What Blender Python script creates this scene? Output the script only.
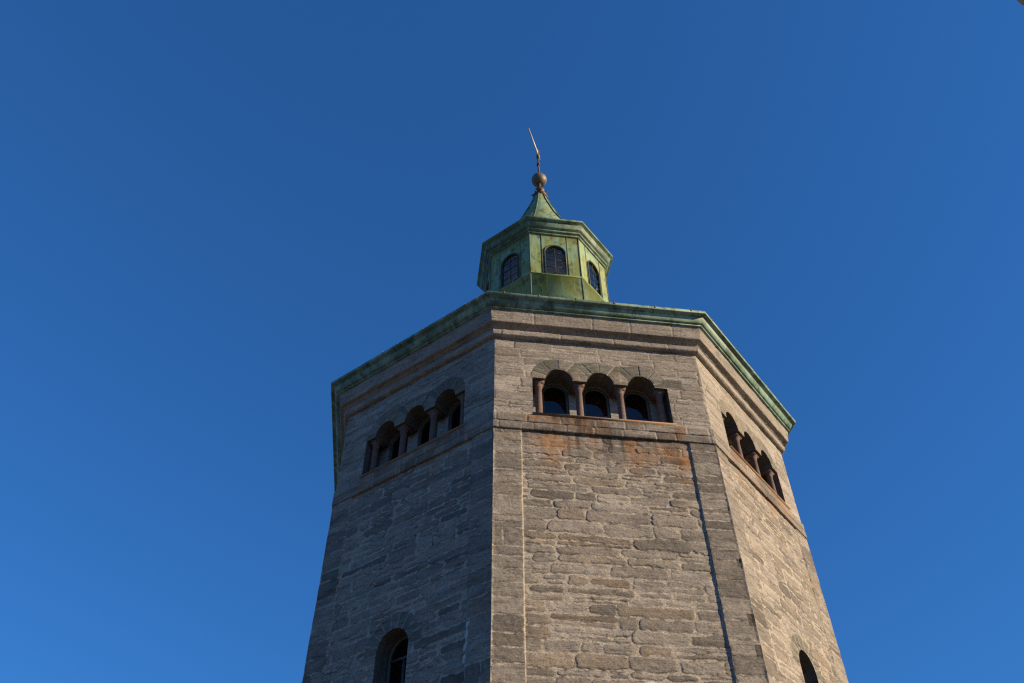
import bpy, bmesh, math, random
import numpy as np
from mathutils import Vector, Matrix

# ------------------------------------------------------------------ camera, sky, sun, exposure
sc = bpy.context.scene
for o in list(bpy.data.objects):
    bpy.data.objects.remove(o)
COL = sc.collection
CAM = Vector((-3.5433, -17.6478, 1.6))
FWD = Vector((0.09747525, 0.70255918, 0.70491785)).normalized()
UP = Vector((-0.08865815, -0.69934505, 0.70926458)).normalized()
RIGHT = FWD.cross(UP).normalized()
UP = RIGHT.cross(FWD).normalized()
cd = bpy.data.cameras.new('camera')
cam = bpy.data.objects.new('camera', cd)
COL.objects.link(cam)
cam.matrix_world = Matrix(((RIGHT.x, UP.x, -FWD.x, CAM.x), (RIGHT.y, UP.y, -FWD.y, CAM.y),
                           (RIGHT.z, UP.z, -FWD.z, CAM.z), (0, 0, 0, 1)))
FPX = 825.91
cd.sensor_width = 36.0
cd.lens = FPX * 36.0 / 1024.0
cd.clip_start, cd.clip_end = 0.05, 8000
sc.camera = cam

SUN_AZ, SUN_EL = 65.0, 21.0            # azimuth from the front face's normal, towards the right
sd = Vector((math.sin(math.radians(SUN_AZ)) * math.cos(math.radians(SUN_EL)),
             -math.cos(math.radians(SUN_AZ)) * math.cos(math.radians(SUN_EL)),
             math.sin(math.radians(SUN_EL))))
world = bpy.data.worlds.new('World')
sc.world = world
world.use_nodes = True
wt = world.node_tree
bg = wt.nodes['Background']
sky = wt.nodes.new('ShaderNodeTexSky')
sky.sky_type = 'NISHITA'
sky.sun_disc = False
sky.sun_elevation = math.radians(SUN_EL)
sky.sun_rotation = math.radians(180 - SUN_AZ)
sky.altitude = 0
sky.air_density = 1.0
sky.dust_density = 0.2
sky.ozone_density = 3.0
gam = wt.nodes.new('ShaderNodeGamma')              # a deep polarised blue, evener than the model's
gam.inputs[1].default_value = 0.70
tint = wt.nodes.new('ShaderNodeMix')
tint.data_type, tint.blend_type = 'RGBA', 'MULTIPLY'
tint.inputs['Factor'].default_value = 1.0
tint.inputs['B'].default_value = (.285, .915, 1.82, 1)
wt.links.new(sky.outputs[0], gam.inputs[0])
wt.links.new(gam.outputs[0], tint.inputs['A'])
wt.links.new(tint.outputs['Result'], bg.inputs[0])
bg.inputs[1].default_value = 0.078
sl = bpy.data.lights.new('sun', 'SUN')
sl.energy = 5.0
sl.angle = math.radians(0.5)
sl.color = (1.0, 0.79, 0.52)
so = bpy.data.objects.new('sun', sl)
COL.objects.link(so)
so.rotation_euler = (-sd).to_track_quat('-Z', 'Y').to_euler()
so.location = sd * 60
vs = sc.view_settings
sc.display_settings.display_device = 'sRGB'
vs.view_transform = 'Standard'
vs.look = 'None'
vs.gamma = 1.0
vs.use_curve_mapping = False
vs.exposure = 0.60
sc.cycles.use_denoising = False                        # keep the stone's fine grain
sc.cycles.filter_width = 1.25

# ------------------------------------------------------------------ materials
def mat(name, rough=0.8, spec=0.3):
    m = bpy.data.materials.new(name)
    m.use_nodes = True
    nt = m.node_tree
    b = nt.nodes['Principled BSDF']
    b.inputs['Roughness'].default_value = rough
    b.inputs['Specular IOR Level'].default_value = spec
    return m, nt, b

def node(nt, t, **kw):
    n = nt.nodes.new(t)
    for k, v in kw.items():
        setattr(n, k, v)
    return n

def coords(nt, scale):
    tc = node(nt, 'ShaderNodeTexCoord')
    mp = node(nt, 'ShaderNodeMapping')
    mp.inputs['Scale'].default_value = scale
    nt.links.new(tc.outputs['Object'], mp.inputs[0])
    return mp.outputs[0]

def noise(nt, scale3, sc_=1.0, det=5, rough=.6):
    n = node(nt, 'ShaderNodeTexNoise')
    n.inputs['Scale'].default_value = sc_
    n.inputs['Detail'].default_value = det
    n.inputs['Roughness'].default_value = rough
    nt.links.new(coords(nt, scale3), n.inputs['Vector'])
    return n.outputs['Fac']

def ramp(nt, src, stops):
    r = node(nt, 'ShaderNodeValToRGB')
    e = r.color_ramp.elements
    while len(e) < len(stops):
        e.new(0.5)
    for el, (p, c) in zip(e, stops):
        el.position = p
        el.color = tuple(c) + (1,) if len(c) == 3 else c
    nt.links.new(src, r.inputs[0])
    return r.outputs[0]

def g(v):
    return (v, v, v)

def mix(nt, fac, a, b, mode='MIX'):
    m = node(nt, 'ShaderNodeMix', data_type='RGBA', blend_type=mode)
    for s, v in ((m.inputs['Factor'], fac), (m.inputs['A'], a), (m.inputs['B'], b)):
        if isinstance(v, (int, float)):
            s.default_value = v
        elif isinstance(v, tuple):
            s.default_value = v + (1,)
        else:
            nt.links.new(v, s)
    return m.outputs['Result']

def mathn(nt, op, a, b=0.0):
    m = node(nt, 'ShaderNodeMath', operation=op)
    for s, v in zip(m.inputs, (a, b)):
        if isinstance(v, (int, float)):
            s.default_value = v
        else:
            nt.links.new(v, s)
    return m.outputs[0]

def attr(nt, name):
    return node(nt, 'ShaderNodeAttribute', attribute_name=name).outputs['Fac']

def bump(nt, b, h, strength, dist):
    n = node(nt, 'ShaderNodeBump')
    n.inputs['Strength'].default_value = strength
    n.inputs['Distance'].default_value = dist
    nt.links.new(h, n.inputs['Height'])
    nt.links.new(n.outputs[0], b.inputs['Normal'])

def make_stone():
    m, nt, b = mat('schist_masonry', .88, .25)
    lam = noise(nt, (2.2, 2.2, 26), 1, 6, .65)            # schist lamination, thin in height
    fine = noise(nt, (24, 24, 46), 1, 4, .75)
    blot = noise(nt, (1.6, 1.6, 2.8), 1, 5, .65)
    spot = noise(nt, (5.5, 5.5, 14), 1, 6, .78)
    tone = attr(nt, 'tone')
    stone = ramp(nt, tone, [(0, (.125, .108, .088)), (.22, (.185, .160, .132)), (.5, (.268, .233, .191)),
                            (.8, (.325, .283, .232)), (1, (.38, .335, .28))])
    warm = attr(nt, 'warm')
    stone = mix(nt, mathn(nt, 'MULTIPLY', warm, .55), stone, (.33, .235, .14))
    stone = mix(nt, attr(nt, 'slate'), stone, (.128, .130, .098))
    stone = mix(nt, 1.0, stone, ramp(nt, lam, [(.25, g(.70)), (.45, g(.95)), (.7, g(1.08))]), 'MULTIPLY')
    stone = mix(nt, 1.0, stone, ramp(nt, blot, [(.25, g(.74)), (.7, g(1.16))]), 'MULTIPLY')
    lam2 = noise(nt, (1.1, 1.1, 8.5), 1, 5, .7)
    stone = mix(nt, 1.0, stone, ramp(nt, lam2, [(.30, g(.55)), (.46, g(.95)), (.7, g(1.12))]), 'MULTIPLY')
    stone = mix(nt, ramp(nt, spot, [(.58, g(0)), (.68, g(.75))]), stone, (.085, .074, .062))   # lichen, pits
    mort = mix(nt, 1.0, (.425, .372, .30), ramp(nt, fine, [(.25, g(.72)), (.75, g(1.15))]), 'MULTIPLY')
    mort = mix(nt, mathn(nt, 'MULTIPLY', ramp(nt, blot, [(.45, g(0)), (.7, g(1))]), .5), mort, (.42, .345, .24))
    c = mix(nt, mathn(nt, 'MULTIPLY', attr(nt, 'mortar'), .92), stone, mort)
    c = mix(nt, mathn(nt, 'MULTIPLY', attr(nt, 'crev'), .85), c, (.075, .062, .05))
    pit = noise(nt, (15, 15, 30), 1, 5, .82)
    c = mix(nt, ramp(nt, pit, [(.56, g(0)), (.64, g(.9))]), c, (.085, .07, .057))
    pale = noise(nt, (5, 5, 16), 1, 5, .7)
    c = mix(nt, ramp(nt, pale, [(.58, g(0)), (.72, g(.55))]), c, (.43, .37, .30))
    c = mix(nt, 1.0, c, ramp(nt, fine, [(.30, g(.66)), (.70, g(1.26))]), 'MULTIPLY')
    rn = noise(nt, (10, 10, 1.4), 1, 5, .7)
    rust = mathn(nt, 'MULTIPLY', attr(nt, 'rust'), ramp(nt, rn, [(.31, g(0)), (.53, g(1))]))
    c = mix(nt, rust, c, (.31, .150, .055))
    dirt = mathn(nt, 'MULTIPLY', attr(nt, 'dirt'), ramp(nt, rn, [(.3, g(.25)), (.6, g(1))]))
    c = mix(nt, dirt, c, (.055, .042, .033))
    c = mix(nt, attr(nt, 'lime'), c, (.62, .60, .57))
    nt.links.new(c, b.inputs['Base Color'])
    h = mathn(nt, 'ADD', mathn(nt, 'MULTIPLY', lam, .7), mathn(nt, 'MULTIPLY', fine, .55))
    h = mathn(nt, 'ADD', h, mathn(nt, 'MULTIPLY', spot, .6))
    h = mathn(nt, 'SUBTRACT', h, mathn(nt, 'MULTIPLY', pit, .5))
    bump(nt, b, h, .95, .016)
    return m
M_STONE = make_stone()

def make_plain_stone(name, col, streak=True):
    m, nt, b = mat(name, .8, .3)
    n1 = noise(nt, (6, 6, 14), 1, 5, .65)
    n2 = noise(nt, (45, 45, 45), 1, 3, .6)
    c = mix(nt, 1.0, col, ramp(nt, n1, [(.3, g(.65)), (.7, g(1.25))]), 'MULTIPLY')
    c = mix(nt, 1.0, c, ramp(nt, n2, [(.3, g(.8)), (.7, g(1.15))]), 'MULTIPLY')
    nt.links.new(c, b.inputs['Base Color'])
    bump(nt, b, mathn(nt, 'ADD', n1, mathn(nt, 'MULTIPLY', n2, .3)), .5, .006)
    return m
M_PIER = make_plain_stone('grey_render', (.30, .285, .26))
M_COLUMN = make_plain_stone('red_brown_stone', (.15, .098, .08))
M_DARKROOM = make_plain_stone('old_plaster', (.82, .76, .72))
M_TIMBER = make_plain_stone('dark_timber', (.17, .11, .075))
M_FLOOR = make_plain_stone('floor_boards', (.62, .54, .46))

def make_copper(name, olive, verd, edge):
    m, nt, b = mat(name, .58, .35)
    big = noise(nt, (1.6, 1.6, .8), 1, 4, .6)
    streak = noise(nt, (9, 9, .9), 1, 5, .65)
    blot = noise(nt, (4.5, 4.5, 3), 1, 5, .65)
    fine = noise(nt, (40, 40, 40), 1, 3, .6)
    c = mix(nt, ramp(nt, big, [(.46, g(0)), (.56, g(1))]), olive, verd)
    c = mix(nt, ramp(nt, streak, [(.52, g(0)), (.68, g(.7))]), c, tuple(x * 1.35 for x in verd))
    c = mix(nt, ramp(nt, blot, [(.52, g(0)), (.64, g(.8))]), c, edge)
    c = mix(nt, 1.0, c, ramp(nt, fine, [(.3, g(.86)), (.7, g(1.1))]), 'MULTIPLY')
    c = mix(nt, mathn(nt, 'MULTIPLY', attr(nt, 'rust'), ramp(nt, streak, [(.40, g(0)), (.56, g(1))])), c, (.10, .045, .025))
    nt.links.new(c, b.inputs['Base Color'])
    bump(nt, b, mathn(nt, 'ADD', big, mathn(nt, 'MULTIPLY', fine, .12)), .35, .02)
    return m
M_COPPER = make_copper('patinated_copper', (.215, .255, .075), (.21, .31, .18), (.085, .11, .05))
M_COPPER_RIM = make_copper('patinated_copper_rim', (.115, .175, .115), (.215, .315, .235), (.05, .07, .05))
M_COPPER_DARK = make_copper('shaded_copper', (.10, .145, .08), (.15, .225, .16), (.04, .06, .042))  # darker copper for the lantern cornice: its slanting face's dimmer light painted in
M_COPPER_SEAM = make_copper('patinated_copper_seam', (.085, .105, .06), (.12, .17, .12), (.06, .055, .04))

def make_simple(name, col, rough=.5, metal=0.0, var=.3, spec=.4):
    m, nt, b = mat(name, rough, spec)
    n1 = noise(nt, (14, 14, 14), 1, 4, .6)
    c = mix(nt, 1.0, col, ramp(nt, n1, [(.3, g(1 - var)), (.7, g(1 + var))]), 'MULTIPLY')
    nt.links.new(c, b.inputs['Base Color'])
    b.inputs['Metallic'].default_value = metal
    return m
M_FRAME = make_simple('dark_green_paint', (.085, .085, .065), .45)
M_LEAD = make_simple('dark_window_bars', (.028, .04, .026), .6)
M_GILT = make_simple('worn_gilding', (.165, .135, .085), .55, .3, .5)
M_BROWN = make_simple('brown_oxidised_metal', (.095, .058, .038), .55, .2, .4)
M_PALE = make_simple('pale_gilded_blade', (.66, .66, .62), .4, .1, .1)
M_LAMP = make_simple('grey_painted_metal', (.42, .46, .48), .45, .2, .12)
M_LAMP_GLASS = make_simple('frosted_lamp_cover', (.55, .56, .56), .3, 0, .05)

def make_rust_metal():
    m, nt, b = mat('rusty_flashing', .7, .3)
    n1 = noise(nt, (2.2, 2.2, 5), 1, 5, .65)
    c = ramp(nt, n1, [(.32, (.115, .10, .075)), (.46, (.23, .17, .11)), (.56, (.29, .12, .04)), (.72, (.20, .075, .03))])
    nt.links.new(c, b.inputs['Base Color'])
    return m
M_RUST = make_rust_metal()

def make_glass():
    m = bpy.data.materials.new('window_glass')
    m.use_nodes = True
    nt = m.node_tree
    nt.nodes.clear()
    out = node(nt, 'ShaderNodeOutputMaterial')
    tr = node(nt, 'ShaderNodeBsdfTransparent')
    tr.inputs[0].default_value = (.88, .90, .89, 1)
    gl = node(nt, 'ShaderNodeBsdfGlossy')
    gl.inputs['Roughness'].default_value = .03
    fr = node(nt, 'ShaderNodeFresnel')
    fr.inputs['IOR'].default_value = 1.45
    ms = node(nt, 'ShaderNodeMixShader')
    wob = noise(nt, (3, 3, 3), 1, 2, .5)
    bp = node(nt, 'ShaderNodeBump')
    bp.inputs['Strength'].default_value = .12
    bp.inputs['Distance'].default_value = .05
    nt.links.new(wob, bp.inputs['Height'])
    nt.links.new(bp.outputs[0], gl.inputs['Normal'])
    m1 = mathn(nt, 'MULTIPLY', fr.outputs[0], 1.7)
    nt.links.new(m1, ms.inputs[0])
    nt.links.new(tr.outputs[0], ms.inputs[1])
    nt.links.new(gl.outputs[0], ms.inputs[2])
    nt.links.new(ms.outputs[0], out.inputs[0])
    return m
M_GLASS = make_glass()

def make_ground():
    m, nt, b = mat('stone_setts', .85, .3)
    v = node(nt, 'ShaderNodeTexVoronoi', feature='DISTANCE_TO_EDGE')
    v.inputs['Scale'].default_value = 6
    nt.links.new(coords(nt, (1, 1, 1)), v.inputs['Vector'])
    n1 = noise(nt, (.4, .4, .4), 1, 6, .6)
    c = mix(nt, ramp(nt, v.outputs['Distance'], [(.03, g(0)), (.09, g(1))]), (.05, .047, .04), (.14, .13, .118))
    c = mix(nt, 1.0, c, ramp(nt, n1, [(.3, g(.7)), (.7, g(1.2))]), 'MULTIPLY')
    nt.links.new(c, b.inputs['Base Color'])
    bump(nt, b, v.outputs['Distance'], .6, .05)
    return m
M_GROUND = make_ground()

# ------------------------------------------------------------------ mesh helpers
class MB:
    """collects vertices, faces and per-vertex values for ONE mesh"""
    def __init__(self):
        self.v, self.f, self.a, self.n = [], [], {}, 0
    def add(self, verts, faces, **at):
        verts = np.asarray(verts, float).reshape(-1, 3)
        b = self.n
        self.v.append(verts)
        for k, x in at.items():
            self.a.setdefault(k, []).append((b, np.broadcast_to(np.asarray(x, float), (len(verts),)).copy()))
        if isinstance(faces, np.ndarray):
            self.f.append(faces + b)
        else:
            self.f.append([tuple(i + b for i in q) for q in faces])
        self.n += len(verts)
    def box(self, x0, x1, y0, y1, z0, z1):
        p = [(x, y, z) for z in (z0, z1) for y in (y0, y1) for x in (x0, x1)]
        self.add(p, [(0, 2, 3, 1), (4, 5, 7, 6), (0, 1, 5, 4), (2, 6, 7, 3), (1, 3, 7, 5), (0, 4, 6, 2)])
    def lathe(self, prof, n, phase=0.0, cx=0, cy=0, close=False):
        vs_, fs = [], []
        for r, z in prof:
            for i in range(n):
                t = phase + 2 * math.pi * i / n
                vs_.append((cx + r * math.sin(t), cy - r * math.cos(t), z))
        for j in range(len(prof) - 1):
            for i in range(n):
                a, b_ = j * n + i, j * n + (i + 1) % n
                fs.append((a, b_, b_ + n, a + n))
        if close:
            fs.append(tuple(range(n - 1, -1, -1)))
            fs.append(tuple((len(prof) - 1) * n + i for i in range(n)))
        self.add(vs_, fs)
    def bar(self, p, q, r, n=8, r2=None):
        p, q = Vector(p), Vector(q)
        d = (q - p).normalized()
        a = d.orthogonal().normalized()
        b = d.cross(a)
        r2 = r if r2 is None else r2
        vs_ = []
        for c, rr in ((p, r), (q, r2)):
            for i in range(n):
                t = 2 * math.pi * i / n
                vs_.append(c + a * rr * math.cos(t) + b * rr * math.sin(t))
        fs = [(i, (i + 1) % n, n + (i + 1) % n, n + i) for i in range(n)]
        fs += [tuple(range(n - 1, -1, -1)), tuple(range(n, 2 * n))]
        self.add([tuple(x) for x in vs_], fs)
    def sphere(self, c, r, seg=32, ring=18):
        prof = [(max(1e-4, r * math.sin(math.pi * j / ring)), c[2] - r * math.cos(math.pi * j / ring)) for j in range(ring + 1)]
        self.lathe(prof, seg, 0, c[0], c[1])
    def build(self, name, m, parent=None, smooth=False):
        me = bpy.data.meshes.new(name)
        v = np.concatenate(self.v)
        me.vertices.add(len(v))
        me.vertices.foreach_set('co', v.ravel())
        idx, starts, tot = [], [], 0
        cnt = []
        for f in self.f:
            if isinstance(f, np.ndarray):
                idx.append(f.ravel())
                cnt.append(np.full(len(f), f.shape[1]))
            else:
                for q in f:
                    idx.append(np.array(q))
                    cnt.append(np.array([len(q)]))
        idx = np.concatenate(idx).astype(np.int32)
        cnt = np.concatenate(cnt)
        starts = np.concatenate([[0], np.cumsum(cnt)[:-1]]).astype(np.int32)
        me.loops.add(len(idx))
        me.loops.foreach_set('vertex_index', idx)
        me.polygons.add(len(cnt))
        me.polygons.foreach_set('loop_start', starts)
        for k, parts in self.a.items():
            d = np.zeros(len(v), np.float32)
            for b, x in parts:
                d[b:b + len(x)] = x
            at = me.attributes.new(k, 'FLOAT', 'POINT')
            at.data.foreach_set('value', d)
        me.update(calc_edges=True)
        me.validate()
        if smooth:
            me.polygons.foreach_set('use_smooth', np.ones(len(me.polygons), bool))
        me.materials.append(m)
        o = bpy.data.objects.new(name, me)
        COL.objects.link(o)
        if parent:
            o.parent = parent
        return o

def copy_tree(o, parent, rotz):
    c = o.copy()
    COL.objects.link(c)
    c.parent = parent
    c.rotation_euler.z = rotz
    for ch in list(o.children):
        d = ch.copy()
        COL.objects.link(d)
        d.parent = c
    return c

# value noise ---------------------------------------------------------------
def vnoise(x, y, seed):
    r = np.random.RandomState(seed)
    L = r.rand(256, 256)
    xi, yi = np.floor(x).astype(int), np.floor(y).astype(int)
    xf, yf = x - xi, y - yi
    xf, yf = xf * xf * (3 - 2 * xf), yf * yf * (3 - 2 * yf)
    a, b = L[xi % 256, yi % 256], L[(xi + 1) % 256, yi % 256]
    c, d = L[xi % 256, (yi + 1) % 256], L[(xi + 1) % 256, (yi + 1) % 256]
    return (a * (1 - xf) + b * xf) * (1 - yf) + (c * (1 - xf) + d * xf) * yf - .5

def fbm(x, y, seed, o=4):
    s, a = 0, 1
    for i in range(o):
        s = s + a * vnoise(x * 2 ** i, y * 2 ** i, seed + i)
        a *= .55
    return s

def sstep(a, b, x):
    t = np.clip((x - a) / (b - a), 0, 1)
    return t * t * (3 - 2 * t)

def masonry(u, z, seed, zr, rows, lens, umin, umax, mw, rnd, warp=.02, split=.25, full=False, wob=.035):
    """random coursed rubble over the arrays u, z: tone, mortar mask, relief, warm"""
    R = np.random.RandomState(seed)
    uu = u + warp * 1.2 * fbm(u * 1.7, z * 2.5, seed + 50, 3)
    zz = z + warp * fbm(u * 1.3, z * 2, seed + 60, 3) + warp * .35 * fbm(u * 7, z * 7, seed + 61, 2)
    tone, mort, hgt, warm, crev = (np.zeros_like(u) for _ in range(5))
    b = [zr[0] - .1]
    while b[-1] < zr[1] + .1:
        b.append(b[-1] + R.uniform(*rows))
    b = np.array(b)
    ri = np.clip(np.searchsorted(b, zz) - 1, 0, len(b) - 2)
    edge_n = fbm(u * 8, z * 12, seed + 70, 4)
    smear = sstep(-.02, .50, fbm(u * .9, z * 1.3, seed + 80, 3))          # where the pointing was smeared over the stones
    brk = sstep(-.20, .12, fbm(u * 3.5, z * 5, seed + 90, 3))             # where the joint has opened
    for r in range(len(b) - 1):
        m = ri == r
        if not m.any():
            # keep the random stream the same
            pass
        j = [umin - (0 if full else R.uniform(0, lens[1]))]
        while j[-1] < umax:
            j.append(j[-1] + R.uniform(*lens))
        if full:
            j[-1] = umax
            if len(j) > 2 and j[-1] - j[-2] < .18:
                j.pop(-2)
        j = np.array(j)
        n = len(j) - 1
        st, sw, sh, smw = R.beta(2.6, 2.0, n), R.rand(n), R.rand(n), R.uniform(mw[0], mw[1], n)
        ssp = R.rand(n)
        spf = R.uniform(.38, .62, n)
        st2, dx = R.beta(2.6, 2.0, n), R.uniform(-.03, .03, (n, 2))
        if not m.any():
            continue
        um, zm = uu[m], zz[m]
        ci = np.clip(np.searchsorted(j, um) - 1, 0, n - 1)
        du = np.minimum(um - j[ci], j[ci + 1] - um)
        z0, z1 = np.full(um.shape, b[r]), np.full(um.shape, b[r + 1])
        t = st[ci].copy()
        isp = ssp[ci] < split
        zs = b[r] + (b[r + 1] - b[r]) * spf[ci]
        low = zm < zs
        z1 = np.where(isp & low, zs, z1)
        z0 = np.where(isp & ~low, zs, z0)
        t = np.where(isp & ~low, st2[ci], t)
        dz = np.minimum(zm - z0, z1 - zm)
        rr = rnd
        d = np.where((du < rr) & (dz < rr), rr - np.hypot(rr - du, rr - dz), np.minimum(du, dz))
        w = smw[ci]
        w = w * (.5 + 1.1 * smear[m])
        de = d + edge_n[m] * wob
        mk = 1 - sstep(w, w + .008, de)
        tone[m] = np.clip(t + .10 * edge_n[m], 0, 1)
        mort[m] = mk
        warm[m] = np.clip((sw[ci] - .84) * 4.5, 0, 1)
        cv = np.exp(-((de - w - .008) / .008) ** 2) * brk[m] * (1 - .6 * smear[m])
        crev[m] = cv
        hgt[m] = (1 - mk) * (.003 + .009 * sh[ci]) * (1 - .75 * smear[m]) + np.clip(d, 0, .06) * .04 - .008 * cv + (1 - mk) * .035 * (sw[ci] - .5) * np.clip(zm - (z0 + z1) * .5, -.1, .1)
    return tone, mort, hgt, warm, crev

# tower numbers -----------------------------------------------------------
APO = 5.3194
T8 = math.tan(math.pi / 8)
PIL = .54                                     # width of a corner pilaster
RECESS = .029
PITCH, ARAD, RHW, SILL, SPR = .868, .285, 1.42, 12.01, 13.0
BAYS = (-PITCH, 0.0, PITCH)
COLX = (-1.5 * PITCH + .03, -.5 * PITCH, .5 * PITCH, 1.5 * PITCH - .03)
LW, LSPR, LBOT = .38, 7.84, 6.3               # lower arched window

def sdf_triple(u, z, grow=0.0):
    d = np.maximum(np.abs(u) - RHW, np.maximum(SILL - z, z - SPR))
    for c in BAYS:
        d = np.minimum(d, np.hypot(u - c, z - SPR) - ARAD)
    return d - grow

def sdf_arch(u, z, hw, bot, spr, cx=0.0):
    u = u - cx
    body = np.maximum(np.abs(u) - hw, np.maximum(bot - z, z - spr))
    return np.minimum(body, np.hypot(u, z - spr) - hw)

def frame_of(k):
    t = math.radians(45 * k)
    return np.array([math.cos(t), math.sin(t), 0]), np.array([math.sin(t), -math.cos(t), 0])

def to_world(k, u, n, z, a0):
    e, nn = frame_of(k)
    return u[..., None] * e + (a0 + n)[..., None] * nn + z[..., None] * np.array([0, 0, 1.])

def grid_faces(nr, nc, keep=None):
    i = np.arange(nr * nc).reshape(nr, nc)
    q = np.stack([i[:-1, :-1], i[:-1, 1:], i[1:, 1:], i[1:, :-1]], -1)
    return q[keep] if keep is not None else q.reshape(-1, 4)

def cut_holes(U, Z, sdf):
    """drop the cells inside the opening and slide the rim onto its outline"""
    uc = .25 * (U[:-1, :-1] + U[:-1, 1:] + U[1:, 1:] + U[1:, :-1])
    zc = .25 * (Z[:-1, :-1] + Z[:-1, 1:] + Z[1:, 1:] + Z[1:, :-1])
    keep = sdf(uc, zc) > 0
    cntk, cnta = np.zeros(U.shape), np.zeros(U.shape)
    for a in (slice(0, -1), slice(1, None)):
        for b in (slice(0, -1), slice(1, None)):
            cntk[a, b] += keep
            cnta[a, b] += 1
    rim = (cntk > 0) & (cntk < cnta)
    u, z = U[rim].copy(), Z[rim].copy()
    for _ in range(4):
        e = 1e-4
        d = sdf(u, z)
        gu = (sdf(u + e, z) - sdf(u - e, z)) / (2 * e)
        gz = (sdf(u, z + e) - sdf(u, z - e)) / (2 * e)
        l = np.maximum(gu * gu + gz * gz, .25)
        u -= d * gu / l
        z -= d * gz / l
    U[rim], Z[rim] = u, z
    return keep, rim

def rim_edges(keep, nr, nc):
    """directed edges between kept and dropped cells"""
    i = np.arange(nr * nc).reshape(nr, nc)
    E = []
    k = keep
    a = k[:, :-1] & ~k[:, 1:]
    E += list(zip(i[:-1, 1:-1][a], i[1:, 1:-1][a]))
    a = ~k[:, :-1] & k[:, 1:]
    E += list(zip(i[1:, 1:-1][a], i[:-1, 1:-1][a]))
    a = k[:-1, :] & ~k[1:, :]
    E += list(zip(i[1:-1, 1:][a], i[1:-1, :-1][a]))
    a = ~k[:-1, :] & k[1:, :]
    E += list(zip(i[1:-1, :-1][a], i[1:-1, 1:][a]))
    return np.array(E)

def corner_jit(z, c):
    return .010 * fbm(z * 1.1 + 17 * c, z * 0 + c * 3.3, 900, 3) + .006 * fbm(z * 5 + 7 * c, z * 0 + c, 910, 2)

def place(k, U, n, Z):
    """offsets that die out at the corners so that neighbouring faces meet on one arris"""
    hw = APO * T8
    frac = np.abs(U) / hw
    dist = (1 - frac) * hw
    w = 1 - sstep(0.0, .045, dist)
    c = np.where(U < 0, k % 8, (k + 1) % 8)
    jit = corner_jit(Z, c)
    return n, w, jit

def stations(lo, hi, step, extra=()):
    s = set(np.round(np.linspace(lo, hi, max(2, int(round((hi - lo) / step)) + 1)), 5))
    for e in extra:
        s = {x for x in s if abs(x - e) > step * .45 or x in (lo, hi)}
    return np.array(sorted(s | set(extra)))

def fillet(k):
    return (k == 0 and .0125) or (abs(k) == 1 and .016) or (abs(k) == 2 and .03) or .07

# ------------------------------------------------------------------ setting: ground
gm = MB()
gv, gf = [], []
rings = [0, 8, 20, 60, 200, 800, 4000]
gm.lathe([(max(r, .01), -0.0006 * max(0, r - 25)) for r in rings], 48)
ground = gm.build('ground', M_GROUND)
ground['kind'] = 'structure'

# ------------------------------------------------------------------ the tower
tower = bpy.data.objects.new('stone_tower', None)
COL.objects.link(tower)
tower['label'] = 'tall octagonal grey stone watchtower with green copper roof rim and lantern'
tower['category'] = 'tower'

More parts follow.
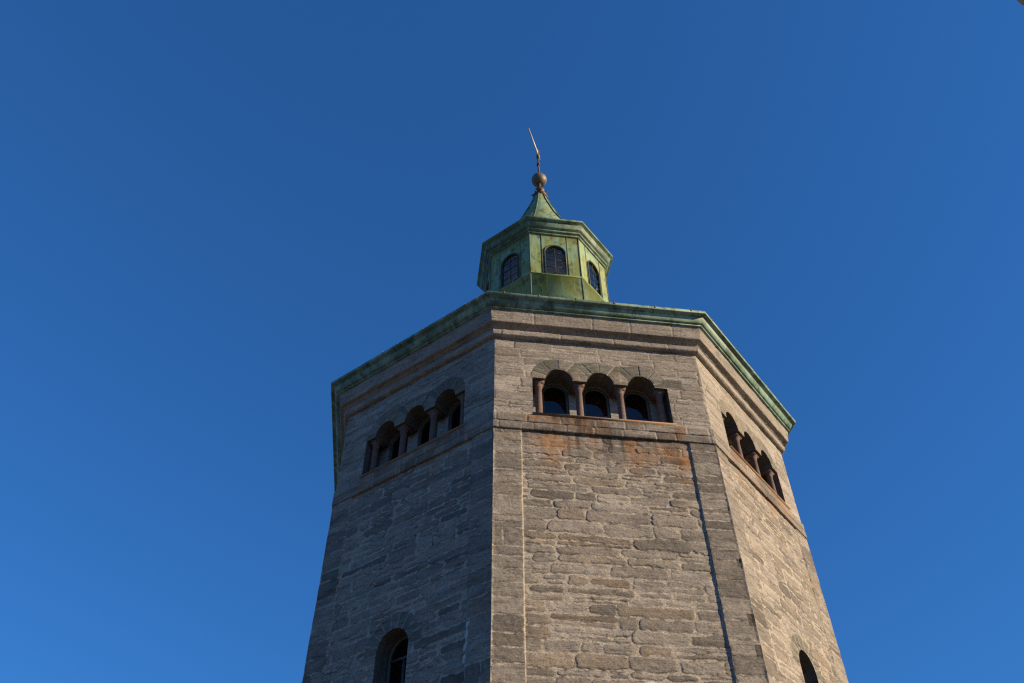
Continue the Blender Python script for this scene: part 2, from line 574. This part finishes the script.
def lower_wall(mb, k):
    st = fillet(k)
    hw = APO * T8
    ue = [s * (hw - PIL + d) for s in (-1, 1) for d in (-.004, .004)]
    us = stations(-hw, hw, st, ue)
    zs = np.concatenate([stations(0, 6.0, max(st, .06))[:-1], stations(6.0, 11.63, st)])
    U, Z = np.meshgrid(us, zs)
    nr, nc = U.shape
    has = k % 2 == 1
    if has:
        sdf = lambda u, z: sdf_arch(u, z, LW, LBOT, LSPR)
        keep, rim = cut_holes(U, Z, sdf)
    pil = np.abs(U) > hw - PIL
    t1, m1, h1, w1, c1 = masonry(U, Z, 100 + (k % 8) * 7, (0, 11.7), (.12, .27), (.32, 1.35), -hw, hw, (.004, .026), .085, .04, .20, wob=.04)
    t2, m2, h2, w2, c2 = [np.zeros_like(U) for _ in range(5)]
    for s in (-1, 1):
        mm = (U * s > 0)
        x = masonry(U * s - (hw - PIL), Z, 300 + (k % 8) * 11 + (s > 0), (0, 11.7), (.18, .42), (.3, .85), 0.0, PIL, (.001, .014), .03, .018, .12, True, wob=.03)
        for dst, src in zip((t2, m2, h2, w2, c2), x):
            dst[mm] = src[mm]
    # field stones stop at the pilaster's edge: a joint of mortar runs up it
    dj = hw - PIL - np.abs(U)
    m1 = np.maximum(m1, 1 - sstep(.004, .018, dj))
    tone, mort, hgt, warm, crev = (np.where(pil, b, a) for a, b in ((t1, t2), (m1, m2), (h1, h2), (w1, w2), (c1, c2)))
    tone = np.where(pil, tone * .85, tone)
    hgt = np.where(pil, hgt * .55, hgt * (.35 + .65 * sstep(0, .16, dj)))
    n = np.where(pil, -.012, -RECESS - .012) + hgt + .010 * fbm(U * 2.1, Z * 3.0, 500 + k, 4) + .007 * fbm(U * 9, Z * 16, 520 + k, 4)
    # the edge of each pilaster waves a little, as hand-cut quoins do
    _, w, jit = place(k, U, n, Z)
    n = n * (1 - w) + jit * w
    slate = np.zeros_like(U)
    if has:
        d = sdf(U, Z)
        ang = np.arctan2(Z - LSPR, U)
        ring = (d < .30) & (Z > LSPR - .02)
        seg = np.floor(ang / (math.pi / 9))
        rs = np.random.RandomState(41 + k % 8).rand(32)
        fr = np.abs(ang / (math.pi / 9) - np.round(ang / (math.pi / 9))) * (math.pi / 9) * (LW + np.maximum(d, 0))
        tone = np.where(ring, .25 + .5 * rs[(seg.astype(int)) % 32], tone)
        mort = np.where(ring, np.maximum(1 - sstep(.004, .013, fr), sstep(.285, .30, d)), mort)
        slate = np.where(ring, .55, slate)
        near = 1 - sstep(.0, .12, d)
        n = n * (1 - near) + near * (-RECESS)
    hw_scale = 1 + np.maximum(0, np.abs(U) / hw - .98) * 50 * n / APO
    P = to_world(k, U * hw_scale, n, Z, APO)
    # rust running down from the sill, on this face more than on the others
    st_ = {0: 1.25, 1: .35, -1: .4}.get(k, .4)
    top = np.clip((Z - 10.35) / 1.25, 0, 1) ** 1.6
    col = np.clip(.35 + 2.2 * fbm(U * 1.9 + 3.1 * k, Z * .35, 700, 3), 0, 1) * (np.abs(U) < 1.75)
    rust = st_ * top * col
    if k == 0:
        for (a, b, c, dd, s) in ((-1.05, 11.35, .30, .22, 1.), (-.75, 11.42, .25, .12, .8), (1.25, 11.35, .26, .2, 1.), (1.5, 11.15, .22, .28, .9), (.75, 11.2, .3, .2, .7), (1.55, 10.7, .2, .1, .6)):
            rust = np.maximum(rust, s * np.exp(-((U - a) / c) ** 2 - ((Z - b) / dd) ** 2))
    rust *= (np.abs(U) < hw - PIL)
    dirt = np.zeros_like(U)
    if k == 0:
        dirt = .6 * np.exp(-((Z - 11.62) / .10) ** 2) * (np.abs(U) < hw - PIL)  # darker band on the field just below the string course
        run = np.clip(1.6 * fbm(U * 7.5, Z * .5, 740, 3) + .05, 0, 1) * np.clip((Z - 10.7) / .9, 0, 1) ** 1.3
        dirt = np.maximum(dirt, 1.5 * run * (np.abs(U) < 1.6))
        for (a, b, c, dd) in ((1.30, 11.42, .22, .10), (1.38, 11.12, .15, .06), (-.1, 11.25, .35, .07), (.55, 11.45, .3, .06), (1.2, 10.2, .2, .05)):
            dirt = np.maximum(dirt, .75 * np.exp(-((U - a) / c) ** 4 - ((Z - b) / dd) ** 4) * (mort < .5))
    if k == 0:                                           # darker ends of the lower quoins at the right corner
        qn = np.floor(Z / .27).astype(int)
        ql = .03 + .09 * np.random.RandomState(8).rand(80)[qn]
        dirt = np.maximum(dirt, 1.2 * ((hw - U) < ql) * (Z < 9.1) * (np.abs(Z / .27 - qn - .5) < .40) * sstep(.15, .3, ql * 3))
    lime = np.zeros_like(U)
    if k == -1:
        c0 = 1.66 + .10 * (Z - 7.5) + .012 * np.sin(Z * 21)
        lime = (np.abs(U - c0) < .032 + .016 * np.sin(Z * 33 + 1)) * ((Z > 7.17) & (Z < 7.83)) * (np.abs(Z - 7.35) > .025) * .75
    if k == 0:
        lime = .8 * ((np.abs(Z - 6.80 - .02 * np.sin(U * 9) - .04 * fbm(U * 12, Z * 12, 31, 2)) < .03 + .025 * np.sin(U * 23)) & (np.abs(U - .38) < .20))
    kw = dict(tone=tone.ravel(), mortar=mort.ravel(), warm=warm.ravel(), slate=slate.ravel(), crev=crev.ravel(), rust=rust.ravel(), dirt=dirt.ravel(), lime=np.asarray(lime, float).ravel())
    mb.add(P.reshape(-1, 3), grid_faces(nr, nc, keep if has else None), **kw)
    if has:
        reveal(mb, P.reshape(-1, 3), rim_edges(keep, nr, nc), k, .34, .5)

def reveal(mb, P, E, k, depth, tone):
    _, nn = frame_of(k)
    a, b = P[E[:, 0]], P[E[:, 1]]
    steps = 6
    m = len(E)
    ids = np.arange(m)
    V = np.concatenate([np.concatenate([a - nn * depth * s / steps, b - nn * depth * s / steps]) for s in range(steps + 1)])
    F = []
    for s in range(steps):
        o = s * 2 * m
        F.append(np.stack([ids + o, ids + m + o, ids + 3 * m + o, ids + 2 * m + o], -1))
    mb.add(V, np.concatenate(F), tone=tone * .5, slate=.35, dirt=.55)  # window reveals coloured darker than the wall face

def upper_wall(mb, k):
    st = fillet(k)
    if k == 0:
        st = .0135
    hw = APO * T8
    us = stations(-hw, hw, st)
    zs = stations(11.96, 14.10, st)
    U, Z = np.meshgrid(us, zs)
    nr, nc = U.shape
    keep, rim = cut_holes(U, Z, sdf_triple)
    tone, mort, hgt, warm, crev = masonry(U, Z, 1100 + (k % 8) * 7, (11.9, 14.2), (.14, .27), (.4, 1.35), -hw, hw, (.003, .012), .02, .022, .2, wob=.020)
    tone = np.clip(tone * .95 + .24, 0, 1)
    hgt = hgt * 1.3
    d = sdf_triple(U, Z)
    # arch stones: a band round the three arches, pale springers between
    dc = np.stack([np.hypot(U - c, Z - SPR) for c in BAYS])
    near = dc.argmin(0)
    r = dc.min(0)
    cu = np.array(BAYS)[near]
    ang = np.arctan2(Z - SPR, U - cu)
    top = SPR + .545 + .03 * np.cos((U / PITCH) * 2 * math.pi)
    band = (Z > SPR + .01) & (Z < top) & ((np.abs(U) < PITCH) | (r < .575))
    seg = np.floor(ang / (math.pi / 5.0) + .5)
    fr = np.abs(ang / (math.pi / 5.0) - .5 - np.round(ang / (math.pi / 5.0) - .5)) * (math.pi / 5) * r
    rs = np.random.RandomState(77 + k % 8).rand(64)
    vt = rs[(seg.astype(int) + near * 9) % 64]
    spr_d = np.minimum.reduce([np.abs(U - s * PITCH / 2) + .8 * np.maximum(0, Z - SPR - .16) for s in (-1, 1)])
    spring = (spr_d < .17) & (Z < SPR + .36) & (Z > SPR)
    tail = (U > 1.36) & (U < 1.76) & (Z > SPR + .03) & (Z < SPR + .24)
    tone = np.where(band, .05 + .85 * vt, tone)
    warm = np.where(band, 1.6 * (((vt * 7.3) % 1) > .68), warm)
    mort = np.where(band, np.maximum(1 - sstep(.004, .013, fr), 1 - sstep(.0, .012, np.abs(Z - top))), mort)
    slate = np.where(band, .95 - .75 * ((vt * 3.7) % 1), 0.)
    tone = np.where(spring, .62, tone)
    mort = np.where(spring, 1 - sstep(.0, .012, np.abs(spr_d - .17)), mort)
    slate = np.where(spring, .25, slate)
    if k == 0:
        tone = np.where(tail, .35, tone)
        slate = np.where(tail, .85, slate)
        mort = np.where(tail, 0, mort)
    flat = band | spring
    crev = np.where(flat, .55 * mort * (fbm(U * 6, Z * 6, 1560 + k, 2) > -.05), crev)
    n = -.014 + hgt * .55 + .008 * fbm(U * 1.6, Z * 5.0, 1500 + k, 4) + .0035 * fbm(U * 9, Z * 34, 1520 + k, 3)
    n = np.where(flat, -.004 + .014 * (vt - .5) - .014 * mort + .003 * fbm(U * 9, Z * 9, 1530 + k, 2), n)
    nr_ = 1 - sstep(.0, .03, d)
    n = n * (1 - nr_) + nr_ * (-.010)
    _, w, jit = place(k, U, n, Z)
    n = n * (1 - w) + (jit - .010) * w
    hs = 1 + np.maximum(0, np.abs(U) / hw - .98) * 50 * n / APO
    P = to_world(k, U * hs, n, Z, APO)
    mb.add(P.reshape(-1, 3), grid_faces(nr, nc, keep), tone=tone.ravel(), mortar=mort.ravel(), warm=warm.ravel() * .5, slate=slate.ravel(), crev=crev.ravel())
    reveal(mb, P.reshape(-1, 3), rim_edges(keep, nr, nc), k, .44, .45)

wall = MB()
for k in range(-3, 5):
    lower_wall(wall, k)
    upper_wall(wall, k)
wall.build('wall', M_STONE, tower, smooth=True)

# courses swept along a profile: string course and stone cornice ------------
def swept(mb, k, path, step, joints, seed, amp, rust=0.0, dirt=0.0, tone0=.55, tspan=.5, courses=None):
    hw0 = APO * T8
    pts = [np.array(path[0], float)]
    cid = [0]
    for i in range(1, len(path)):
        a, b = np.array(path[i - 1], float), np.array(path[i], float)
        m = max(1, int(np.ceil(np.linalg.norm(b - a) / step)))
        for j in range(1, m + 1):
            pts.append(a + (b - a) * j / m)
            cid.append(i - 1 if courses is None else courses[i - 1])
    pts = np.array(pts)
    cid = np.array(cid)
    tang = np.gradient(pts, axis=0)
    tang /= np.linalg.norm(tang, axis=1)[:, None] + 1e-9
    nrm = np.stack([tang[:, 1], -tang[:, 0]], 1)
    us = stations(-1, 1, step / hw0)
    nr, nc = len(pts), len(us)
    N0 = np.repeat(pts[:, 0][:, None], nc, 1)
    Z0 = np.repeat(pts[:, 1][:, None], nc, 1)
    U = us[None, :] * (APO + N0) * T8
    S = np.repeat(np.cumsum(np.concatenate([[0], np.linalg.norm(np.diff(pts, axis=0), axis=1)]))[:, None], nc, 1)
    tone, mort = np.zeros((nr, nc)), np.zeros((nr, nc))
    R = np.random.RandomState(seed + (k % 8) * 13)
    for c in range(cid.max() + 1):
        j = [-hw0 - .6]
        while j[-1] < hw0 + .6:
            j.append(j[-1] + R.uniform(*joints))
        j = np.array(j)
        tn = tone0 + tspan * (R.rand(len(j)) - .5)
        m = cid == c
        um = U[m] + .012 * fbm(U[m] * 3, S[m] * 12, seed + 5, 2)
        ci = np.clip(np.searchsorted(j, um) - 1, 0, len(j) - 2)
        d = np.minimum(um - j[ci], j[ci + 1] - um)
        tone[m] = tn[ci]
        mort[m] = 1 - sstep(.005, .017, d)
    nz = amp * (fbm(U * 2.3 + 9 * k, S * 5 + k, seed + 20, 4) + .5 * fbm(U * 11, S * 22, seed + 30, 3)) - .014 * mort + .010 * (tone - tone0)
    w = 1 - sstep(0, .05, (1 - np.abs(us))[None, :] * hw0)
    c = np.where(us < 0, k % 8, (k + 1) % 8)[None, :]
    nz = nz * (1 - w) + w * corner_jit(Z0, np.broadcast_to(c, Z0.shape)) * .7
    N = N0 + nz * nrm[:, 0][:, None]
    Z = Z0 + nz * nrm[:, 1][:, None]
    U = us[None, :] * (APO + N) * T8
    P = to_world(k, U, N, Z, APO)
    rs = np.clip(.2 + 2.4 * fbm(U * 1.7 + 5 * k, Z * 2, seed + 40, 3), 0, 1) * rust * sstep(0, .3, 1.75 - np.abs(U))
    dt = np.clip(.45 + .9 * (tone0 - tone) + 2.2 * fbm(U * 1.3 + 2 * k, Z * 2, seed + 44, 3), 0, 1) * dirt * sstep(0, .3, 1.65 - np.abs(U))
    dt, rs = dt * (1 - .9 * mort), rs * (1 - .6 * mort)
    mb.add(P.reshape(-1, 3), grid_faces(nr, nc), tone=np.clip(tone, 0, 1).ravel(), mortar=mort.ravel(), rust=rs.ravel(), dirt=dt.ravel())

sc_mb = MB()
for k in range(-3, 5):
    s = .02 if abs(k) <= 1 else .05
    swept(sc_mb, k, [(-.06, 11.610), (.016, 11.615), (.022, 11.63), (.024, 11.77), (.006, 11.785), (.006, 11.800), (.020, 11.815), (.020, 11.975), (.012, 11.990), (-.05, 12.0)],
          s, (.35, .95), 2000, .012, .95 if k == 0 else .35, 1.0 if k == 0 else .6, .55, .5, courses=[0, 0, 0, 0, 0, 1, 1, 1, 1])
sc_mb.build('string_course', M_STONE, tower, smooth=True)

co_mb = MB()
for k in range(-3, 5):
    s = .02 if abs(k) <= 1 else .05
    swept(co_mb, k, [(-.06, 14.05), (.05, 14.06), (.085, 14.085), (.095, 14.10), (.105, 14.20), (.055, 14.208), (.075, 14.26), (.14, 14.31), (.21, 14.325), (.222, 14.337), (.275, 14.68)],
          s, (.7, 1.5), 2300, .008, 0, .0, .74, .3, courses=[0, 0, 0, 0, 1, 1, 1, 1, 2, 2])
co_mb.build('cornice', M_STONE, tower, smooth=True)

# copper rim and roof -------------------------------------------------------
O8 = math.pi / 8
def R8(n):
    return (APO + n) / math.cos(O8)
gu = MB()
gu.lathe([(R8(.24), 14.650), (R8(.312), 14.652), (R8(.320), 14.658), (R8(.320), 14.680), (R8(.285), 14.684), (R8(.285), 14.700), (R8(.345), 14.704), (R8(.362), 14.712), (R8(.415), 14.830),
          (R8(.415), 14.842), (R8(.385), 14.846), (R8(.385), 14.860), (R8(.488), 14.866), (R8(.505), 14.871), (R8(.512), 14.882), (R8(.512), 14.942), (R8(.500), 14.955), (R8(.45), 14.962)], 8, O8)
gutter = gu.build('roof_rim', M_COPPER_RIM, tower)
sm = MB()
rng = random.Random(5)
for k in range(8):
    e, nn = frame_of(k)
    e, nn = Vector(e), Vector(nn)
    hw = (APO + .515) * T8
    j = -hw + .35
    while j < hw - .2:                                   # standing seams folded over the rim
        c = e * j + nn * (APO + .505)
        sm.bar(c + Vector((0, 0, 14.905)) + nn * .010, c + Vector((0, 0, 14.972)), .013, 6)
        sm.bar(c + Vector((0, 0, 14.965)), e * j * .62 + nn * (APO * .62) + Vector((0, 0, 16.22)), .013, 6)
        j += rng.uniform(.45, .95)
sm.build('roof_seam', M_COPPER_SEAM, gutter)
ro = MB()
ro.lathe([(R8(.46), 14.955), (R8(-.3), 15.12), (2.02, 17.75)], 8, O8)
ro.build('roof', M_COPPER, tower)

room = MB()
room.lathe([(4.55, 13.70), (4.55, 13.95)], 8, O8, close=True)
room.build('watch_room_ceiling', M_TIMBER, tower)
room = MB()
room.lathe([(5.0, 11.30), (5.0, 11.55)], 8, O8, close=True)
room.build('watch_room_floor', M_TIMBER, tower)

# triple windows ------------------------------------------------------------
def arch_pts(hw, bot, spr, cx=0.0, n=24):
    p = [(cx + hw, bot), (cx + hw, spr)]
    p += [(cx + hw * math.cos(math.pi * i / n), spr + hw * math.sin(math.pi * i / n)) for i in range(1, n)]
    return p + [(cx - hw, spr), (cx - hw, bot)]

def arch_ring(mb, o, i, y0, y1):
    """a frame between two outlines of equally many points, from depth y0 to y1, closed"""
    m = len(o)
    V = [(x, y, z) for y in (y0, y1) for ring in (o, i) for x, z in ring]
    F = []
    for a in range(m):
        b = (a + 1) % m
        F += [(a, b, m + b, m + a), (2 * m + b, 2 * m + a, 3 * m + a, 3 * m + b), (b, a, 2 * m + a, 2 * m + b), (m + a, m + b, 3 * m + b, 3 * m + a)]
    mb.add(V, F)

def pier_panel(mb, us, zs, y, depth, sdf):
    U, Z = np.meshgrid(us, zs)
    nr, nc = U.shape
    keep, rim = cut_holes(U, Z, sdf)
    P = np.stack([U, np.full(U.shape, y), Z], -1).reshape(-1, 3)
    mb.add(P, grid_faces(nr, nc, keep))
    E = rim_edges(keep, nr, nc)
    a, b = P[E[:, 0]], P[E[:, 1]]
    off = np.array([0, depth, 0])
    m = len(E)
    i = np.arange(m)
    mb.add(np.concatenate([a, b, a + off, b + off]), np.stack([i, i + m, i + 3 * m, i + 2 * m], -1))

YF = -(APO - .03)                                # front plane of the upper wall on the face turned to -Y
GH = .285
def make_triple():
    mb = MB()
    sdf = lambda u, z: np.minimum.reduce([sdf_arch(u, z, GH, SILL + .05, SPR, c) for c in BAYS])
    pier_panel(mb, stations(-1.5, 1.5, .025), stations(11.9, 13.4, .025), YF + .43, .10, sdf)
    win = mb.build('triple_window', M_PIER, tower)
    for c in COLX:
        cm = MB()
        cy = YF + .145
        r = .074
        prof = [(.100, SILL), (.100, SILL + .045), (.088, SILL + .06), (.094, SILL + .085), (.078, SILL + .105), (r, SILL + .12), (r * .95, SPR - .165), (.080, SPR - .155), (.083, SPR - .14),
                (.076, SPR - .128), (.090, SPR - .09), (.105, SPR - .055)]
        cm.lathe(prof, 20, 0, c, cy)
        cm.box(c - .115, c + .115, cy - .105, cy + .20, SPR - .055, SPR - .002)
        cm.build('column', M_COLUMN, win, smooth=False)
    for c in BAYS:
        f = MB()
        y0, y1 = YF + .46, YF + .515
        arch_ring(f, arch_pts(GH + .004, SILL + .045, SPR, c), arch_pts(GH - .055, SILL + .105, SPR, c), y0, y1)
        zb = SILL + .24
        f.box(c - GH + .04, c + GH - .04, y0 + .008, y1 - .008, zb - .018, zb + .018)
        f.build('window_frame', M_FRAME, win)
        gp = MB()
        p = arch_pts(GH - .04, SILL + .08, SPR, c)
        gp.add([(x, y0 + .03, z) for x, z in p], [tuple(range(len(p)))])
        gp.build('glass', M_GLASS, win)
    s = MB()
    s.box(-1.44, 1.47, YF - .075, YF + .43, SILL - .012, SILL + .022)
    s.build('sill', M_RUST, win)
    return win
w0 = make_triple()
for k in range(1, 8):
    copy_tree(w0, tower, math.radians(45 * k))

def make_lower():
    y = -(APO - RECESS) + .30
    f = MB()
    arch_ring(f, arch_pts(LW + .01, LBOT, LSPR), arch_pts(LW - .055, LBOT + .06, LSPR), y, y + .07)
    f.box(-.022, .022, y + .012, y + .058, LBOT + .05, LSPR)
    for z in (LSPR - .02, LSPR - .75):
        f.box(-LW + .04, LW - .04, y + .01, y + .06, z - .02, z + .02)
    win = f.build('arched_window', M_FRAME, tower)
    gp = MB()
    p = arch_pts(LW - .05, LBOT + .05, LSPR)
    gp.add([(x, y + .035, z) for x, z in p], [tuple(range(len(p)))])
    gp.build('glass', M_GLASS, win)
    s = MB()
    s.box(-LW - .06, LW + .06, -(APO + .03), y + .05, LBOT - .10, LBOT + .012)
    s.build('sill', M_PIER, win)
    return win
lw = make_lower()
lw.rotation_euler.z = math.radians(45)
for k in (3, 5, 7):
    copy_tree(lw, tower, math.radians(45 * k))

# ------------------------------------------------------------------ lantern
LA = 2.018 * math.cos(O8)
LH = LA * T8
LED = 20.375
lan = MB()
WH, WB, WS = .325, 20.44, 21.46
for k in range(8):
    U, Z = np.meshgrid(stations(-LH, LH, .03), stations(LED - .02, 22.42, .03))
    nr, nc = U.shape
    keep, rim = cut_holes(U, Z, lambda u, z: sdf_arch(u, z, WH, WB, WS))
    n = .010 * fbm(U * 2.2 + 3 * k, Z * 1.6, 60, 3) * sstep(0, .1, LH - np.abs(U))
    P = to_world(k, U, n, Z, LA).reshape(-1, 3)
    top = np.clip((Z - 22.0) / .4, 0, 1)
    edge = 1 - sstep(0, .12, LH - np.abs(U))
    lan.add(P, grid_faces(nr, nc, keep), rust=np.clip(.75 * top + .35 * edge, 0, 1).ravel())
    E = rim_edges(keep, nr, nc)
    a, b = P[E[:, 0]], P[E[:, 1]]
    off = -frame_of(k)[1] * .10
    i = np.arange(len(E))
    m = len(E)
    lan.add(np.concatenate([a, b, a + off, b + off]), np.stack([i, i + m, i + 3 * m, i + 2 * m], -1))
lan.lathe([((LA + .012) / math.cos(O8), 17.3), ((LA + .012) / math.cos(O8), LED - .02), ((LA + .045) / math.cos(O8), LED - .012), ((LA + .045) / math.cos(O8), LED + .015), ((LA) / math.cos(O8), LED + .03)], 8, O8)
lantern = lan.build('lantern', M_COPPER, tower)

lc = MB()
def RL(n):
    return (LA + n) / math.cos(O8)
lc.lathe([(RL(-.02), 22.285), (RL(.035), 22.29), (RL(.045), 22.305), (RL(.05), 22.345), (RL(.005), 22.35), (RL(.005), 22.39), (RL(.085), 22.395), (RL(.10), 22.415), (RL(.105), 22.455), (RL(.035), 22.46), (RL(.035), 22.505),
          (RL(.150), 22.51), (RL(.165), 22.54), (RL(.210), 22.665), (RL(.210), 22.70), (RL(.165), 22.705), (RL(.165), 22.735), (RL(.292), 22.742), (RL(.302), 22.755), (RL(.302), 22.815), (RL(.28), 22.835), (RL(.1), 22.88)], 8, O8)
lc.build('lantern_cornice', M_COPPER_DARK, lantern)

ls = MB()
for k in range(8):
    e, nn = (Vector(x) for x in frame_of(k))
    up = Vector((0, 0, 1))
    t = math.radians(45 * k + 22.5)
    cdir = Vector((math.sin(t), -math.cos(t), 0))
    ls.bar(cdir * (RL(.004)) + up * LED, cdir * RL(.004) + up * 22.31, .016, 6)
    ls.bar(cdir * (RL(.016)) + up * 17.5, cdir * RL(.016) + up * (LED - .02), .016, 6)
    for u in (-.40, .40):
        ls.bar(e * u + nn * (LA + .006) + up * (LED + .03), e * u + nn * (LA + .006) + up * 22.31, .010, 5)
ls.build('seam', M_COPPER_SEAM, lantern)

def lantern_window():
    y = -LA + .05
    f = MB()
    arch_ring(f, arch_pts(WH + .022, WB - .02, WS), arch_pts(WH - .02, WB + .02, WS), -LA - .028, y)
    b = .009
    f.box(-b, b, y - .030, y - .012, WB, WS + WH - .01)
    for i in range(3):
        z = WB + .03 + (i + 1) * (WS - WB) / 3.0
        f.box(-WH, WH, y - .028, y - .014, z - b, z + b)
    fr = f.build('window_frame', M_LEAD, lantern)
    gp = MB()
    p = arch_pts(WH - .01, WB, WS)
    gp.add([(x, y - .02, z) for x, z in p], [tuple(range(len(p)))])
    return fr, gp.build('glass', M_GLASS, lantern)
fr0, gl0 = lantern_window()
for k in range(1, 8):
    for o in (fr0, gl0):
        c = o.copy()
        COL.objects.link(c)
        c.parent = lantern
        c.rotation_euler.z = math.radians(45 * k)
inn = MB()
inn.lathe([(1.80, 19.6), (1.80, 20.1)], 8, O8, close=True)
inn.build('lantern_floor', M_FLOOR, lantern)
inn = MB()
inn.lathe([(1.86, 22.05), (1.86, 22.30)], 8, O8, close=True)
inn.build('lantern_ceiling', M_DARKROOM, lantern)

sp = MB()
sp_prof = [(RL(.29), 22.82), (RL(.12), 22.98), (1.55, 23.62), (1.14, 24.42), (.81, 25.18), (.56, 25.88), (.37, 26.42), (.24, 26.90), (.20, 26.98)]
sp.lathe(sp_prof, 8, O8, close=True)
spire = sp.build('spire', M_COPPER, tower)
rb = MB()
for k in range(8):
    t = math.radians(45 * k + 22.5)
    cdir = Vector((math.sin(t), -math.cos(t), 0))
    for a, b in zip(sp_prof[1:-1], sp_prof[2:]):
        rb.bar(cdir * a[0] + Vector((0, 0, a[1])), cdir * b[0] + Vector((0, 0, b[1])), .026, 6)
rb.build('rib', M_COPPER_SEAM, spire)
cr = MB()
cr.lathe([(.20, 26.95), (.25, 27.00), (.27, 27.04), (.22, 27.09), (.16, 27.14), (.13, 27.20)], 16)
for k in range(8):                                     # leaves of the little crown, curling outwards
    t = math.radians(45 * k)
    d = Vector((math.sin(t), -math.cos(t), 0))
    cr.bar(d * .18 + Vector((0, 0, 27.0)), d * .27 + Vector((0, 0, 27.09)), .045, 6, .04)
    cr.bar(d * .27 + Vector((0, 0, 27.09)), d * .32 + Vector((0, 0, 27.06)), .04, 6, .015)
cr.build('finial_crown', M_BROWN, spire)
kn = MB()
kn.sphere((0, 0, 27.35), .185, 24, 14)
kn.lathe([(.12, 27.48), (.075, 27.56), (.06, 27.90)], 12)
kn.build('finial_knob', M_BROWN, spire, smooth=True)
bl = MB()
bl.sphere((0, 0, 28.10), .29, 40, 24)
bl.build('gilded_ball', M_GILT, spire, smooth=True)
va = MB()
va.bar((0, 0, 28.36), (0, 0, 30.30), .036, 8, .024)
va.bar((0, 0, 29.12), (0, 0, 29.26), .075, 10, .05)
va.bar((0, 0, 29.60), (0, 0, 30.10), .062, 10, .062)
rod = va.build('vane_rod', M_BROWN, spire)
# the arrow lies level and points out towards the viewer, a little to the left
def ray_at_height(px, py, z):
    d = FWD * FPX + RIGHT * (px - 512) - UP * (py - 341.5)
    return CAM + d * ((z - CAM.z) / d.z)
def ray_at(px, py, dist):
    d = (FWD * FPX + RIGHT * (px - 512) - UP * (py - 341.5)).normalized()
    return CAM + d * dist
tip = ray_at_height(528.3, 128, 29.90)
tail = Vector((0, 0, 29.90)) - (tip - Vector((0, 0, 29.90))).normalized() * .22
ar = MB()
dirn = (tip - tail).normalized()
side = dirn.cross(Vector((0, 0, 1))).normalized()
L = (tip - tail).length
def blade(pts, th):
    V, F = [], []
    for s, h in pts:
        for sg in (-1, 1):
            V.append(tail + dirn * s * L + Vector((0, 0, h)) + side * th * sg)
    n = len(pts)
    F = [tuple(2 * i for i in range(n)), tuple(2 * i + 1 for i in range(n - 1, -1, -1))]
    F += [(2 * i, 2 * i + 1, 2 * ((i + 1) % n) + 1, 2 * ((i + 1) % n)) for i in range(n)]
    ar.add([tuple(v) for v in V], F)
blade([(0, -.10), (0.05, 0), (0, .10), (.20, .12), (.34, .05), (1, .0), (.34, -.05), (.20, -.12)], .026)
ar.build('vane_arrow', M_PALE, spire)

# ------------------------------------------------------------------ street lamp whose rim shows in the upper right corner
head = ray_at(1055, -31, 8.2)
lamp = bpy.data.objects.new('street_lamp', None)
COL.objects.link(lamp)
lamp.location = (0, 0, 0)
lamp['label'] = 'street lamp whose grey rim just enters the upper right corner of the sky'
lamp['category'] = 'street lamp'
hd = MB()
r0 = .30
hd.lathe([(.03, head.z + .20), (.10, head.z + .19), (.24, head.z + .10), (r0, head.z + .02), (r0 + .012, head.z), (r0 + .004, head.z - .018), (r0 - .012, head.z - .012), (r0 - .02, head.z + .01)], 40, 0, head.x, head.y)
hd.build('lamp_shade', M_LAMP, lamp, smooth=True)
lg = MB()
lg.lathe([(r0 - .022, head.z + .012), (r0 - .05, head.z - .0), (.03, head.z - .012), (.001, head.z - .013)], 32, 0, head.x, head.y)
lg.build('lamp_cover', M_LAMP_GLASS, lamp, smooth=True)
po = MB()
base = Vector((head.x + 1.6 * RIGHT.x, head.y + 1.6 * RIGHT.y, 0))
po.lathe([(.11, 0), (.11, .9), (.075, .96), (.05, head.z + .05), (.04, head.z + .45)], 16, 0, base.x, base.y)
po.build('post', M_LAMP, lamp, smooth=True)
am = MB()
pp = [Vector((base.x, base.y, head.z + .40)), Vector((base.x * .7 + head.x * .3, base.y * .7 + head.y * .3, head.z + .48)), Vector((base.x * .3 + head.x * .7, base.y * .3 + head.y * .7, head.z + .36)), Vector((head.x, head.y, head.z + .14))]
for a, b in zip(pp, pp[1:]):
    am.bar(a, b, .025, 10)
am.build('arm', M_LAMP, lamp)
